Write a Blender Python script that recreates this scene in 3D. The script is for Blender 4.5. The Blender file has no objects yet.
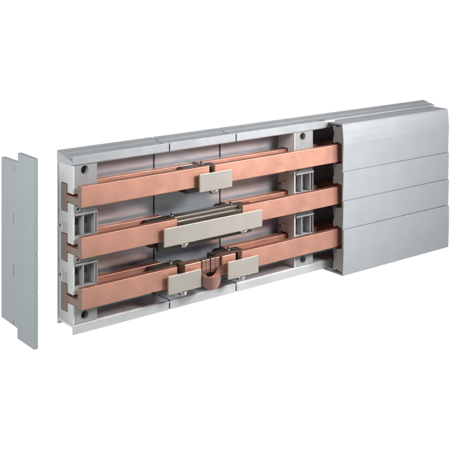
import bpy, bmesh, math, random
from mathutils import Vector, Matrix
random.seed(4)
sc = bpy.context.scene
col = sc.collection

# ------------------------------------------------------------------ materials
def mat(name, base, metal=0.0, rough=0.5, streak=0.0, streak_axis=0, mottled=0.0, bump=0.0, spec=0.5, rvar=0.0, scale=900.0, aniso=0.0):
    m = bpy.data.materials.new(name); m.use_nodes = True
    nt = m.node_tree; b = nt.nodes['Principled BSDF']
    b.inputs['Base Color'].default_value = (*base, 1)
    b.inputs['Metallic'].default_value = metal
    b.inputs['Roughness'].default_value = rough
    b.inputs['Specular IOR Level'].default_value = spec
    if aniso: b.inputs['Anisotropic'].default_value = aniso
    tc = nt.nodes.new('ShaderNodeTexCoord')
    mp = nt.nodes.new('ShaderNodeMapping')
    nt.links.new(tc.outputs['Object'], mp.inputs['Vector'])
    s = [scale, scale, scale]
    if streak: s[streak_axis] = scale * 0.015
    mp.inputs['Scale'].default_value = s
    n = nt.nodes.new('ShaderNodeTexNoise'); n.inputs['Scale'].default_value = 1.0
    n.inputs['Detail'].default_value = 4
    nt.links.new(mp.outputs[0], n.inputs['Vector'])
    n2 = nt.nodes.new('ShaderNodeTexNoise'); n2.inputs['Scale'].default_value = 38.0
    n2.inputs['Detail'].default_value = 5; n2.inputs['Roughness'].default_value = .6
    nt.links.new(tc.outputs['Object'], n2.inputs['Vector'])
    amt = max(streak, 0.0)
    if amt or mottled:
        mr = nt.nodes.new('ShaderNodeMapRange')
        mr.inputs['From Min'].default_value = .3; mr.inputs['From Max'].default_value = .7
        mr.inputs['To Min'].default_value = 1 - amt; mr.inputs['To Max'].default_value = 1 + amt
        nt.links.new(n.outputs['Fac'], mr.inputs['Value'])
        mr2 = nt.nodes.new('ShaderNodeMapRange')
        mr2.inputs['From Min'].default_value = .3; mr2.inputs['From Max'].default_value = .7
        mr2.inputs['To Min'].default_value = 1 - mottled; mr2.inputs['To Max'].default_value = 1 + mottled
        nt.links.new(n2.outputs['Fac'], mr2.inputs['Value'])
        mu = nt.nodes.new('ShaderNodeMath'); mu.operation = 'MULTIPLY'
        nt.links.new(mr.outputs[0], mu.inputs[0]); nt.links.new(mr2.outputs[0], mu.inputs[1])
        vm = nt.nodes.new('ShaderNodeVectorMath'); vm.operation = 'SCALE'
        vm.inputs[0].default_value = base
        nt.links.new(mu.outputs[0], vm.inputs['Scale'])
        nt.links.new(vm.outputs[0], b.inputs['Base Color'])
    if rvar:
        mr3 = nt.nodes.new('ShaderNodeMapRange')
        mr3.inputs['From Min'].default_value = .3; mr3.inputs['From Max'].default_value = .7
        mr3.inputs['To Min'].default_value = rough - rvar; mr3.inputs['To Max'].default_value = rough + rvar
        nt.links.new(n2.outputs['Fac'], mr3.inputs['Value'])
        nt.links.new(mr3.outputs[0], b.inputs['Roughness'])
    if bump:
        bp = nt.nodes.new('ShaderNodeBump'); bp.inputs['Strength'].default_value = bump
        bp.inputs['Distance'].default_value = 0.0002
        nt.links.new(n.outputs['Fac'], bp.inputs['Height'])
        nt.links.new(bp.outputs[0], b.inputs['Normal'])
    return m

ALU    = mat('extruded aluminium', (.70, .72, .745), .55, .38, streak=.035, mottled=.03, rvar=.05, bump=.05)
RAIL   = mat('extruded aluminium rail', (.52, .545, .575), .6, .42, streak=.05, mottled=.03, rvar=.05, bump=.05)
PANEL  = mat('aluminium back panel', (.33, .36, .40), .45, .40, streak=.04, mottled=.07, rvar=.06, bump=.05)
COVER  = mat('grey anodised cover', (.395, .42, .452), .15, .42, streak=.012, mottled=.03, rvar=.06, bump=.04)
COVSHADE= mat('shaded cover profile', (.30, .28, .265), .1, .5, mottled=.05)  # ribs and cut ends; their pinkish shade is put into the colour
PLATE  = mat('pale grey moulded plastic', (.39, .435, .45), .25, .38, mottled=.02, bump=.03)
PLASTLIT = mat('support plastic lit side', (.68, .69, .67), 0, .45, mottled=.03, bump=.05)  # support plastic with the brightness of its left-lit faces put into the colour
PLAST  = mat('light grey support plastic', (.33, .34, .35), 0, .45, mottled=.03, bump=.05)
HOLEDARK = mat('dark hole shade', (.06, .06, .07), 0, .5)  # flat dark colour standing in for the shade inside holes and slots
COPPER = mat('brushed copper', (.70, .37, .28),   .92, .46, streak=.03, mottled=.04, rvar=.06, bump=.06)
CUTCU  = mat('sawn copper end', (.30, .21, .17), .3, .55, mottled=.08, bump=.2)
STRAP  = mat('laminated copper strap', (.36, .20, .165), .75, .38, streak=.10, streak_axis=0, mottled=.08)
BEIGE  = mat('nickel plated clamp plate', (.43, .405, .365), .35, .42, mottled=.03, rvar=.04, bump=.04)
DSTEEL = mat('dark steel', (.10, .085, .068), .6, .38, mottled=.15, rvar=.08)
ZINC   = mat('zinc plated steel', (.75, .73, .68), 1, .22, mottled=.06)
SLIT   = mat('grey slit', (.25, .30, .36), 0, .5)
GAP    = mat('black joint backing', (.01, .01, .012), 0, .6)

# ------------------------------------------------------------------ helpers
def tag(o, label=None, cat=None, group=None, kind=None):
    for k, v in (('label', label), ('category', cat), ('group', group), ('kind', kind)):
        if v: o[k] = v
    return o
def thing(name, label, cat, loc=(0, 0, 0), group=None):
    o = bpy.data.objects.new(name, None); o.empty_display_size = .01
    o.location = loc; col.objects.link(o)
    return tag(o, label, cat, group)
def obj(name, bm, m, parent=None, bevel=0.0, seg=2, smooth=False):
    bmesh.ops.recalc_face_normals(bm, faces=bm.faces[:])
    me = bpy.data.meshes.new(name); bm.to_mesh(me); bm.free()
    for x in (m if isinstance(m, (list, tuple)) else [m]): me.materials.append(x)
    o = bpy.data.objects.new(name, me); col.objects.link(o)
    if parent:
        o.parent = parent
        w = Vector(parent.location); p = parent.parent
        while p: w += p.location; p = p.parent
        o.location = -w                       # geometry is written in scene coordinates
    if bevel:
        md = o.modifiers.new('bevel', 'BEVEL'); md.width = bevel; md.segments = seg
        md.limit_method = 'ANGLE'; md.angle_limit = math.radians(40); md.harden_normals = False
    if smooth:
        for p in me.polygons: p.use_smooth = True
    return o
def box(bm, x0, x1, y0, y1, z0, z1, mi=0):
    v = [bm.verts.new((x, y, z)) for x in (x0, x1) for y in (y0, y1) for z in (z0, z1)]
    for f in ((0,1,3,2), (4,6,7,5), (0,4,5,1), (2,3,7,6), (0,2,6,4), (1,5,7,3)):
        bm.faces.new([v[i] for i in f]).material_index = mi
def prism(bm, pts, x0, x1, endmi=0, mi=0):
    """(y, z) outline drawn out along x"""
    a = [bm.verts.new((x0, y, z)) for y, z in pts]; b = [bm.verts.new((x1, y, z)) for y, z in pts]
    bm.faces.new(a).material_index = endmi; bm.faces.new(b[::-1]).material_index = endmi
    n = len(pts)
    for i in range(n):
        bm.faces.new((a[i], b[i], b[(i+1) % n], a[(i+1) % n])).material_index = mi
def cyl(bm, p, axis, r, h, n=24, r2=None, mi=0):
    """from p along axis"""
    axis = Vector(axis).normalized()
    M = Matrix.Translation(Vector(p) + axis*h/2) @ axis.to_track_quat('Z', 'Y').to_matrix().to_4x4()
    g = bmesh.ops.create_cone(bm, cap_ends=True, segments=n, radius1=r, radius2=r if r2 is None else r2, depth=h, matrix=M)
    for v in g['verts']:
        for f in v.link_faces: f.material_index = mi
def ring(bm, p, axis, r0, r1, h, n=24):
    axis = Vector(axis).normalized()
    q = axis.to_track_quat('Z', 'Y').to_matrix()
    L = []
    for (r, t) in ((r0, 0), (r1, 0), (r1, h), (r0, h)):
        L.append([bm.verts.new(Vector(p) + q @ Vector((r*math.cos(2*math.pi*i/n), r*math.sin(2*math.pi*i/n), t))) for i in range(n)])
    for k in range(4):
        A, B = L[k], L[(k+1) % 4]
        for i in range(n): bm.faces.new((A[i], A[(i+1) % n], B[(i+1) % n], B[i]))
def cut(o, cutter_bm):
    """boolean difference baked into the mesh; the cutter is thrown away"""
    bmesh.ops.recalc_face_normals(cutter_bm, faces=cutter_bm.faces[:])
    me = bpy.data.meshes.new('cutter'); cutter_bm.to_mesh(me); cutter_bm.free()
    c = bpy.data.objects.new('cutter', me); col.objects.link(c)
    c.location = (0, 0, 0)
    loc = o.location.copy(); par = o.parent; o.parent = None; o.location = (0, 0, 0)
    mods = [(m.name, m.width, m.segments) for m in o.modifiers if m.type == 'BEVEL']
    o.modifiers.clear()
    md = o.modifiers.new('b', 'BOOLEAN'); md.operation = 'DIFFERENCE'; md.object = c; md.solver = 'EXACT'
    dg = bpy.context.evaluated_depsgraph_get(); dg.update()
    new = bpy.data.meshes.new_from_object(o.evaluated_get(dg))
    o.modifiers.clear(); o.data = new; o.parent = par; o.location = loc
    bpy.data.objects.remove(c); bpy.data.meshes.remove(me)
    for n, w, s in mods:
        b = o.modifiers.new(n, 'BEVEL'); b.width = w; b.segments = s; b.limit_method = 'ANGLE'; b.angle_limit = math.radians(40)

# ------------------------------------------------------------------ base tray (three jointed lengths)
XC, XL, XR = .3934, .6089, .629
J1, J2 = .1312, .2332
tray = thing('base_tray', 'long open grey aluminium tray with upturned rails holding the copper bars', 'tray', (0, 0, 0))
BACK = .0335
def tray_length(x0, x1, lip_end):
    bm = bmesh.new()
    prism(bm, [(BACK, .012), (BACK, .188), (BACK+.0024, .188), (BACK+.0024, .012)], x0, x1)
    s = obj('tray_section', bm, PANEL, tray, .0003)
    # top rail: channel floor, front lip, stepped rear rail
    bm = bmesh.new()
    prism(bm, [(0, .1897), (0, .1990), (.0014, .1990), (.0014, .1925), (0.0030, 0.1935), (0.0125, 0.1955), (0.0127, 0.1944), (0.0139, 0.1946), (0.0160, 0.1962), (0.0240, 0.1978), (0.0242, 0.1968), (0.0256, 0.1970), (0.0276, 0.1986), (0.0330, 0.1997), (.0362, .2010), (.0366, .2010), (.0366, .1886), (.0016, .1886), (.0016, .1897)], x0, lip_end)
    if x1 > lip_end:
        prism(bm, [(0.0160, 0.1962), (0.0240, 0.1978), (0.0242, 0.1968), (0.0256, 0.1970), (0.0276, 0.1986), (0.0330, 0.1997), (.0362, .2010), (.0366, .2010), (.0366, .1886), (.0160, .1886)], lip_end+.0002, x1)
    obj('top_rail', bm, RAIL, s, .0001)
    bm = bmesh.new()
    prism(bm, [(0, .0), (0, .0098), (.0016, .0112), (.0366, .0112), (.0366, .0035), (.0335, .0035), (.0335, .0080), (.0016, .0080), (.0016, .0)], x0, x1)
    obj('bottom_rail', bm, ALU, s, .0002)
    return s
g = .0009
tray_length(0, J1-g, J1-g)
tray_length(J1+g, J2-g, J2-g)
tray_length(J2+g, XR, XC+.012)
for xj in (J1, J2):                      # dark backing added so the open joints show as dark lines
    for bx in ((xj-.006, xj+.006, BACK+.0012, BACK+.0018, .0125, .1875), (xj-.0034, xj+.0034, .0008, .0012, .1900, .1975),
               (xj-.0034, xj+.0034, .0008, .0012, .001, .0078), (xj-.0006, xj+.0006, .0006, .0362, .0095, .0108)):
        bm = bmesh.new(); box(bm, *bx); obj('joint_backing', bm, GAP, tray)

# ------------------------------------------------------------------ busbar supports
ROW = [.1575, .10115, .0448]             # centre of each bar's front flange
WEB = [z - .0068 for z in ROW]
def make_support(x0, w, label):
    t = thing('busbar_support', label, 'busbar support', (x0, .017, .0112), 'plastic supports carrying the copper bars')
    x1 = x0 + w; zb, zt = .0114, .1884
    yb = BACK - .0003
    def outline(depth_front):            # comb shaped side: slots for the bars
        pts = [(yb, zb), (0, zb)]
        for k in (2, 1, 0):
            zw = WEB[k]
            pts += [(0, zw-.0050), (.0127, zw-.0050), (.0127, zw-.0160), (.0270, zw-.0160), (.0270, zw+.0160), (.0127, zw+.0160), (.0127, zw+.0062), (0, zw+.0062)]
            if depth_front and k: 
                nz = WEB[k-1]-.0155
                pts += [(0, zw+.0150), (depth_front, zw+.0150), (depth_front, nz), (0, nz)]
        return pts + [(0, zt), (yb, zt)]
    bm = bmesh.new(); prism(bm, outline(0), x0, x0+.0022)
    obj('end_wall', bm, PLASTLIT, t, .0004)  # paler than the body: side light painted into its colour
    bm = bmesh.new(); prism(bm, outline(.0095), x0+.0023, x1)
    body = obj('body', bm, PLAST, t, .0004)
    for z in (.1829, .0195):
        cb = bmesh.new(); cyl(cb, (x0+.0150, -.01, z), (0, 1, 0), .0050, .040, 28); cut(body, cb)
        bm = bmesh.new(); ring(bm, (x0+.0150, -.0003, z), (0, 1, 0), .0049, .0058, .0009, 28)
        obj('hole_collar', bm, PLAST, t)
        bm = bmesh.new(); cyl(bm, (x0+.0150, .008, z), (0, 1, 0), .0049, .002, 20)
        obj('hole_shade_disc', bm, HOLEDARK, t)  # no screw: dark disc set in to blacken the hole
    for a in (.0128, .0172):             # moulded seams running down from the upper hole
        bm = bmesh.new(); box(bm, x0+a, x0+a+.0003, -.0003, .0002, .170, .1775)
        obj('seam', bm, PLAST, t)
    for k in (1, 2):                     # the ribbed latch frames between the bars
        zlo, zhi = WEB[k]+.0152, WEB[k-1]-.0157
        for a, b in ((.0118, .0136), (.0268, .0286), (w-.0012, w)):
            bm = bmesh.new(); box(bm, x0+a, x0+b, -.0008, .0094, zlo, zhi-.0024)
            obj('latch_rib', bm, PLAST, t, .0003)
        bm = bmesh.new()
        prism(bm, [(-.0018, zhi-.0022), (-.0018, zhi+.0002), (-.0003, zhi+.0002), (-.0003, zhi-.0002), (.0094, zhi-.0002), (.0094, zhi-.0022)], x0+.0023, x0+w)
        obj('latch_ledge', bm, PLAST, t, .0003)
        for a in (.0045, .0165):
            bm = bmesh.new(); box(bm, x0+a, x0+a+.0064, .0084, .0094, zhi-.0150, zhi-.0082)
            obj('slot_shade', bm, HOLEDARK, t)  # dark plate in place of the shade inside an open slot
        bm = bmesh.new(); zs = WEB[k-1]-.0106
        ring(bm, (x0+.0054, -.0022, zs), (0, 1, 0), .0017, .0034, .0022, 20)
        obj('screw_socket', bm, PLAST, t, .0002)
        bm = bmesh.new()
        box(bm, x0+.0040, x0+.0068, -.0010, -.0002, zs-.0013, zs+.0013)
        obj('socket_core', bm, HOLEDARK, t)
        # clip on the side wall
        zc = WEB[k] + .0225
        bm = bmesh.new()
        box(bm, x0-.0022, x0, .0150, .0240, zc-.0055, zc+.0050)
        sc_ = obj('side_clip', bm, PLASTLIT, t, .0003)
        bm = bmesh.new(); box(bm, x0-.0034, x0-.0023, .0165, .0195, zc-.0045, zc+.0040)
        obj('clip_tongue', bm, PLASTLIT, sc_, .0003)
        bm = bmesh.new(); cyl(bm, (x0-.0004, .0288, zc+.0002), (1, 0, 0), .0017, .0005, 18)
        obj('side_hole', bm, HOLEDARK, t)
        bm = bmesh.new(); box(bm, x0-.0003, x0+.0001, .0320, .0330, zc+.012, zc+.019)
        obj('side_slit', bm, SLIT, t)
    return t
make_support(.0, .0312, 'light grey comb shaped plastic support at the exposed end of the tray')
make_support(.3312, .0335, 'grey plastic bar support inside the tray beside the closed cover')

# ------------------------------------------------------------------ copper busbars
def bar_profile(zc):
    zw = zc - .0068
    f0, f1 = zc-.0115, zc+.0115
    return [(-.0194, f0), (-.0194, f1), (-.0112, f1), (-.0112, zw+.0037), (.0137, zw+.0037), (.0137, zw+.0152), (.0264, zw+.0152),
            (.0264, zw-.0152), (.0137, zw-.0152), (.0137, zw-.0036), (-.0112, zw-.0036), (-.0112, f0)]
def busbar(x0, x1, row, label):
    bm = bmesh.new(); prism(bm, bar_profile(ROW[row]), x0, x1, endmi=1)
    o = obj('busbar', bm, [COPPER, CUTCU], None, .0002, 2)
    c = Vector((x0, .003, ROW[row]))
    o.data.transform(Matrix.Translation(-c)); o.location = c
    return tag(o, label, 'busbar', 'copper busbars in the tray')
BX = .50
busbar(-.0004, .1764, 0, 'left length of the highest copper bar, running to the single upper clamp')
busbar(.1848, BX, 0, 'right length of the highest copper bar, from the upper clamp into the cover')
busbar(-.0004, .1284, 1, 'left length of the middle copper bar, ending behind the long clamp plate')
busbar(.2280, BX, 1, 'right length of the middle copper bar, from the long clamp into the cover')
busbar(-.0004, .1288, 2, 'left length of the lowest copper bar, ending at the short lower clamp')
busbar(.2268, BX, 2, 'right length of the lowest copper bar, from behind a clamp into the cover')

# ------------------------------------------------------------------ clamps joining the bars
def hexhead(bm, p, axis, r, h):
    cyl(bm, p, axis, r, h, 6); cyl(bm, Vector(p)-Vector(axis)*.0010, axis, r*1.30, .0011, 24)
    cyl(bm, Vector(p)+Vector(axis)*h, axis, r*.80, .0006, 16, r2=r*.6)
def clamp(name, x0, x1, row, bolts, label, bridge=None, plate=(.0115, -.0098), cat='clamp'):
    zw = WEB[row]
    t = thing(name, label, cat, ((x0+x1)/2, -.02, zw), 'metal clamps joining the copper bars')
    bm = bmesh.new()
    box(bm, x0, x1, -.0262, -.0238, zw+plate[1], zw+plate[0])
    obj('front_plate', bm, BEIGE, t, .0004)
    bm = bmesh.new()                     # spacer block between plate and bar
    bm.free()
    for xb in bolts:
        bm = bmesh.new(); box(bm, xb-.0075, xb+.0075, -.0237, -.0196, zw-.0105, zw+.0085)
        obj('spacer', bm, DSTEEL, t, .0004)
    bm = bmesh.new()
    bm.free()
    for za, zb in ((.0041, .0150), (-.0150, -.0040)):
        bm = bmesh.new(); box(bm, x0-.004, x1-.006, -.0040, .0125, zw+za, zw+zb)
        obj('rear_plate', bm, DSTEEL, t, .0006)
    if bridge:
        for za, zb in ((.0042, .0176), (-.0190, -.0042)):
            bm = bmesh.new(); box(bm, x0+.002, x1-.004, -.0108, -.0045, zw+za, zw+zb)
            obj('bridge_shade_block', bm, DSTEEL, t, .0005)  # dark blocks added to deepen the shade around the long plate
    if bridge:
        bm = bmesh.new()
        box(bm, bridge[0], bridge[1], -.0186, -.0118, zw-.0038, zw+.0148)
        obj('bridge_bar', bm, DSTEEL, t, .0005)
        bm = bmesh.new()
        box(bm, bridge[0]+.002, bridge[1]-.004, -.0112, -.0085, zw+.0177, zw+.0187)
        obj('spring_strip', bm, ZINC, t)
    for xb in bolts:
        bm = bmesh.new()
        cyl(bm, (xb, -.0215, zw-.0112), (0, 0, 1), .0022, .017, 16)
        hexhead(bm, (xb, -.0215, zw-.0112), (0, 0, -1), .0050, .0036)
        b = obj('clamp_bolt', bm, ZINC, t, .0003)
        bm = bmesh.new()
        cyl(bm, (xb+.0165, -.0190, zw-.0085), (0, 0, -1), .0022, .0036, 12)
        obj('set_screw', bm, ZINC, t, .0002)
        bm = bmesh.new()
        cyl(bm, (xb+.001, .0040, zw+.0150), (0, 0, 1), .0017, .0048, 14)
        cyl(bm, (xb+.001, .0040, zw+.0150), (0, 0, 1), .0032, .0014, 6)
        obj('rear_bolt', bm, ZINC, t, .0002)
    return t
clamp('bar_clamp', .1571, .2062, 0, [.1806], 'short beige clamp plate bolted over the gap in the highest bar')
clamp('bridge_clamp', .1058, .2540, 1, [.1360, .2260], 'long beige clamp plate bolted across the wide gap in the middle bar', bridge=(.1290, .2272))
clamp('bar_clamp', .1117, .1594, 2, [.1345], 'short beige clamp plate on the lowest bar, left of the copper loop')
clamp('bar_clamp', .2001, .2480, 2, [.2224], 'short beige clamp plate on the lowest bar, right of the copper loop')

# ------------------------------------------------------------------ laminated expansion strap on the lowest bar
zc = ROW[2]; zw = WEB[2]
ex = thing('expansion_connector', 'pinkish laminated copper strap bulging forward in a loop between the two lowest clamps', 'connector', (.180, -.015, zw))
for a, b in ((.1402, .1640), (.1960, .2172)):
    bm = bmesh.new(); prism(bm, [(-.0192, zc-.0113), (-.0192, zc+.0113), (-.0060, zc+.0113), (-.0060, zc-.0113)], a, b)
    obj('terminal_block', bm, COPPER, ex, .0005)
for i, (a, b) in enumerate(((.1660, .1716), (.1722, .1786), (.1792, .1856), (.1862, .1930))):   # flat leaves behind the loop
    bm = bmesh.new(); y = -.0186 + .0009*(i % 2)
    box(bm, a, b, y, y+.0070, zc-.0050, zc+.0116-.0004*(i % 2))
    obj('rear_leaf', bm, STRAP, ex, .0006)
def sheet(bm, path, th):
    n = len(path); A = []
    for i, p in enumerate(path):
        q = path[min(i+1, n-1)]; r = path[max(i-1, 0)]
        tx, ty = q[0]-r[0], q[1]-r[1]; L = math.hypot(tx, ty); nx, ny = -ty/L, tx/L
        A.append([bm.verts.new((p[0]+s*nx*th/2, p[1]+s*ny*th/2, z)) for s, z in ((-1, p[2]), (1, p[2]), (1, p[3]), (-1, p[3]))])
    for i in range(n-1):
        for k in range(4):
            bm.faces.new((A[i][k], A[i][(k+1) % 4], A[i+1][(k+1) % 4], A[i+1][k]))
    bm.faces.new(A[0]); bm.faces.new(A[-1][::-1])
def loop_path(off):
    pts = []; cx = .1780; W = .0150 - off; Dp = .0150 - off*1.2
    for i in range(49):
        a = math.pi*i/48; sn = math.sin(a)
        pts.append((cx - W*math.cos(a) - .0075*sn, -.0198 - Dp*sn**1.2, zc-.0085-.0115*sn, zc+.0000-.0055*sn))
    return pts
for off in (0, .0018, .0036):
    bm = bmesh.new(); sheet(bm, loop_path(off), .0016)
    obj('loop_leaf', bm, STRAP, ex)

# ------------------------------------------------------------------ closed cover on the right
cov = thing('trunking_cover', 'pale grey slatted aluminium cover closing the right end of the tray', 'cover', (XC, 0, 0))
CT, CB, CF = .1970, -.0050, -.0286
def groove(z): return [(CF, z-.0004), (CF+.0028, z-.0004), (CF+.0028, z+.0005), (CF+.0014, z+.0005)]   # lower slat proud, next one starts set back
pts = [(CF+.0014, CB), (CF, CB+.0300)]
for z in (.0565, .0945, .1335): pts += groove(z)
pts += [(CF, .1705), (CF+.0004, .1790), (CF+.0012, .1880), (CF+.0022, CT-.0012), (CF+.0034, CT), (.0110, CT), (.0110, CT-.0022), (CF+.0052, CT-.0022), (CF+.0052, CT-.0034), (CF+.0034, .1700), (CF+.0034, CB+.0022), (.0110, CB+.0022), (.0110, CB)]
bm = bmesh.new(); prism(bm, pts, XC, XL, endmi=1)
obj('slatted_shell', bm, [COVER, COVSHADE], cov, .00015)
bm = bmesh.new()
prism(bm, [(.0050, CT+.0002), (.0056, CT+.0012), (.0112, CT+.0022), (.0122, CT+.0020), (.0122, CT-.004), (.0112, CT-.004), (.0112, CT+.0002)], XC-.001, XL)
obj('hook_rail', bm, COVER, cov, .0002)
for z0, z1 in ((.1715, .1925), (.1165, .1430), (.0590, .0840), (.0000, .0290)):
    bm = bmesh.new(); ym = CF+.0035; yb = -.0080
    zm = (z0+z1)/2
    prism(bm, [(ym, z0-.0012), (ym+(.0020 if z1 > .18 else 0), z1+.0012), (-.0130, z1-.0010), (-.0130, z1+.0012), (yb, z1+.0012), (yb, zm+.0045), (yb-.0016, zm+.0045), (yb-.0016, zm-.0045), (yb, zm-.0045), (yb, z0-.0012), (-.0130, z0-.0012), (-.0130, z0+.0010)], XC+.0006, XL-.0004)
    obj('inner_rib', bm, COVSHADE, cov, .0003)

bm = bmesh.new()
prism(bm, [(-.0078, CB+.0023), (.0106, CB+.0023), (.0106, -.0004), (-.0078, -.0002)], XC+.0004, XL-.0004)
obj('base_strip', bm, COVSHADE, cov, .0002)

# ------------------------------------------------------------------ detached end plate
XP, TH = -.0585, .0046
ep = thing('end_plate', 'detached pale grey plastic end plate with stepped corners standing apart on the left', 'end plate', (XP, .02, .0045))
bm = bmesh.new()
prism(bm, [(-.0203, .0043), (-.0203, .2074), (.0178, .2078), (.0178, .1974), (.0582, .1970), (.0582, .0172), (.0190, .0158), (.0190, .0046)], XP, XP+TH)
plate = obj('plate', bm, PLATE, ep, .0005)
cb = bmesh.new()
for y, z0, z1 in ((.0262, .1860, .1932), (.0283, .1262, .1396), (.0283, .0694, .0834), (.0280, .0166, .0224)):
    box(cb, XP-.002, XP+.0038, y-.0006, y+.0006, z0, z1)
for z in (.1436, .1042, .0656):
    box(cb, XP+.0012, XP+.006, -.022, -.0190, z-.0006, z+.0006)
    box(cb, XP+.0020, XP+.006, .0560, .0600, z-.0006, z+.0006)
cut(plate, cb)

# ------------------------------------------------------------------ camera
cam_d = bpy.data.cameras.new('camera'); cam = bpy.data.objects.new('camera', cam_d); col.objects.link(cam)
cam.location = (-.56561, -.99823, .43114)
cam.rotation_euler = (math.pi/2, 0, -.66388)
cam_d.sensor_width = 36; cam_d.lens = 1017.06/450*36
cam_d.shift_y = -(225+51.106)/450
cam_d.clip_start = .01; cam_d.clip_end = 100
sc.camera = cam

# ------------------------------------------------------------------ light: white studio surround, two softboxes
w = bpy.data.worlds.new('World'); sc.world = w; w.use_nodes = True
nt = w.node_tree; bg = nt.nodes['Background']
tc = nt.nodes.new('ShaderNodeTexCoord')
dot = nt.nodes.new('ShaderNodeVectorMath'); dot.operation = 'DOT_PRODUCT'
dot.inputs[1].default_value = (math.sin(.664), math.cos(.664), 0)
nt.links.new(tc.outputs['Generated'], dot.inputs[0])
ramp = nt.nodes.new('ShaderNodeMapRange'); ramp.interpolation_type = 'SMOOTHSTEP'
ramp.inputs['From Min'].default_value = -.55; ramp.inputs['From Max'].default_value = .45
ramp.inputs['To Min'].default_value = .34; ramp.inputs['To Max'].default_value = 1.0
nt.links.new(dot.outputs['Value'], ramp.inputs['Value'])
sep = nt.nodes.new('ShaderNodeSeparateXYZ'); nt.links.new(tc.outputs['Generated'], sep.inputs[0])
up = nt.nodes.new('ShaderNodeMapRange'); up.interpolation_type = 'SMOOTHSTEP'
up.inputs['From Min'].default_value = .0; up.inputs['From Max'].default_value = .20
up.inputs['To Min'].default_value = 1.0; up.inputs['To Max'].default_value = .36
nt.links.new(sep.outputs['Z'], up.inputs['Value'])
mul = nt.nodes.new('ShaderNodeMath'); mul.operation = 'MULTIPLY'
nt.links.new(ramp.outputs[0], mul.inputs[0]); nt.links.new(up.outputs[0], mul.inputs[1])
nt.links.new(mul.outputs[0], bg.inputs['Color'])
bg.inputs['Strength'].default_value = 1.0
def softbox(name, loc, target, sx, sy, watts, color=(1, 1, 1), spread=180):
    l = bpy.data.lights.new(name, 'AREA'); l.shape = 'RECTANGLE'; l.size = sx; l.size_y = sy
    l.energy = watts; l.color = color; l.spread = math.radians(spread)
    o = bpy.data.objects.new(name, l); col.objects.link(o); o.location = loc
    o.rotation_euler = (Vector(target)-Vector(loc)).to_track_quat('-Z', 'Y').to_euler()
    return o
softbox('softbox_right', (1.00, -.56, .50), (.3, 0, .1), .20, .20, 4.6, (1, .97, .94))
softbox('softbox_front', (.62, -.72, .52), (.26, 0, .10), .22, .16, .80, (1, .98, .96), 48)
softbox('softbox_left', (-.45, -.28, .46), (-.03, .02, .18), .22, .22, 2.9, (.98, 1, 1))

sc.view_settings.view_transform = 'Standard'; sc.view_settings.look = 'None'
sc.view_settings.exposure = 0; sc.view_settings.gamma = 1
sc.render.engine = 'CYCLES'
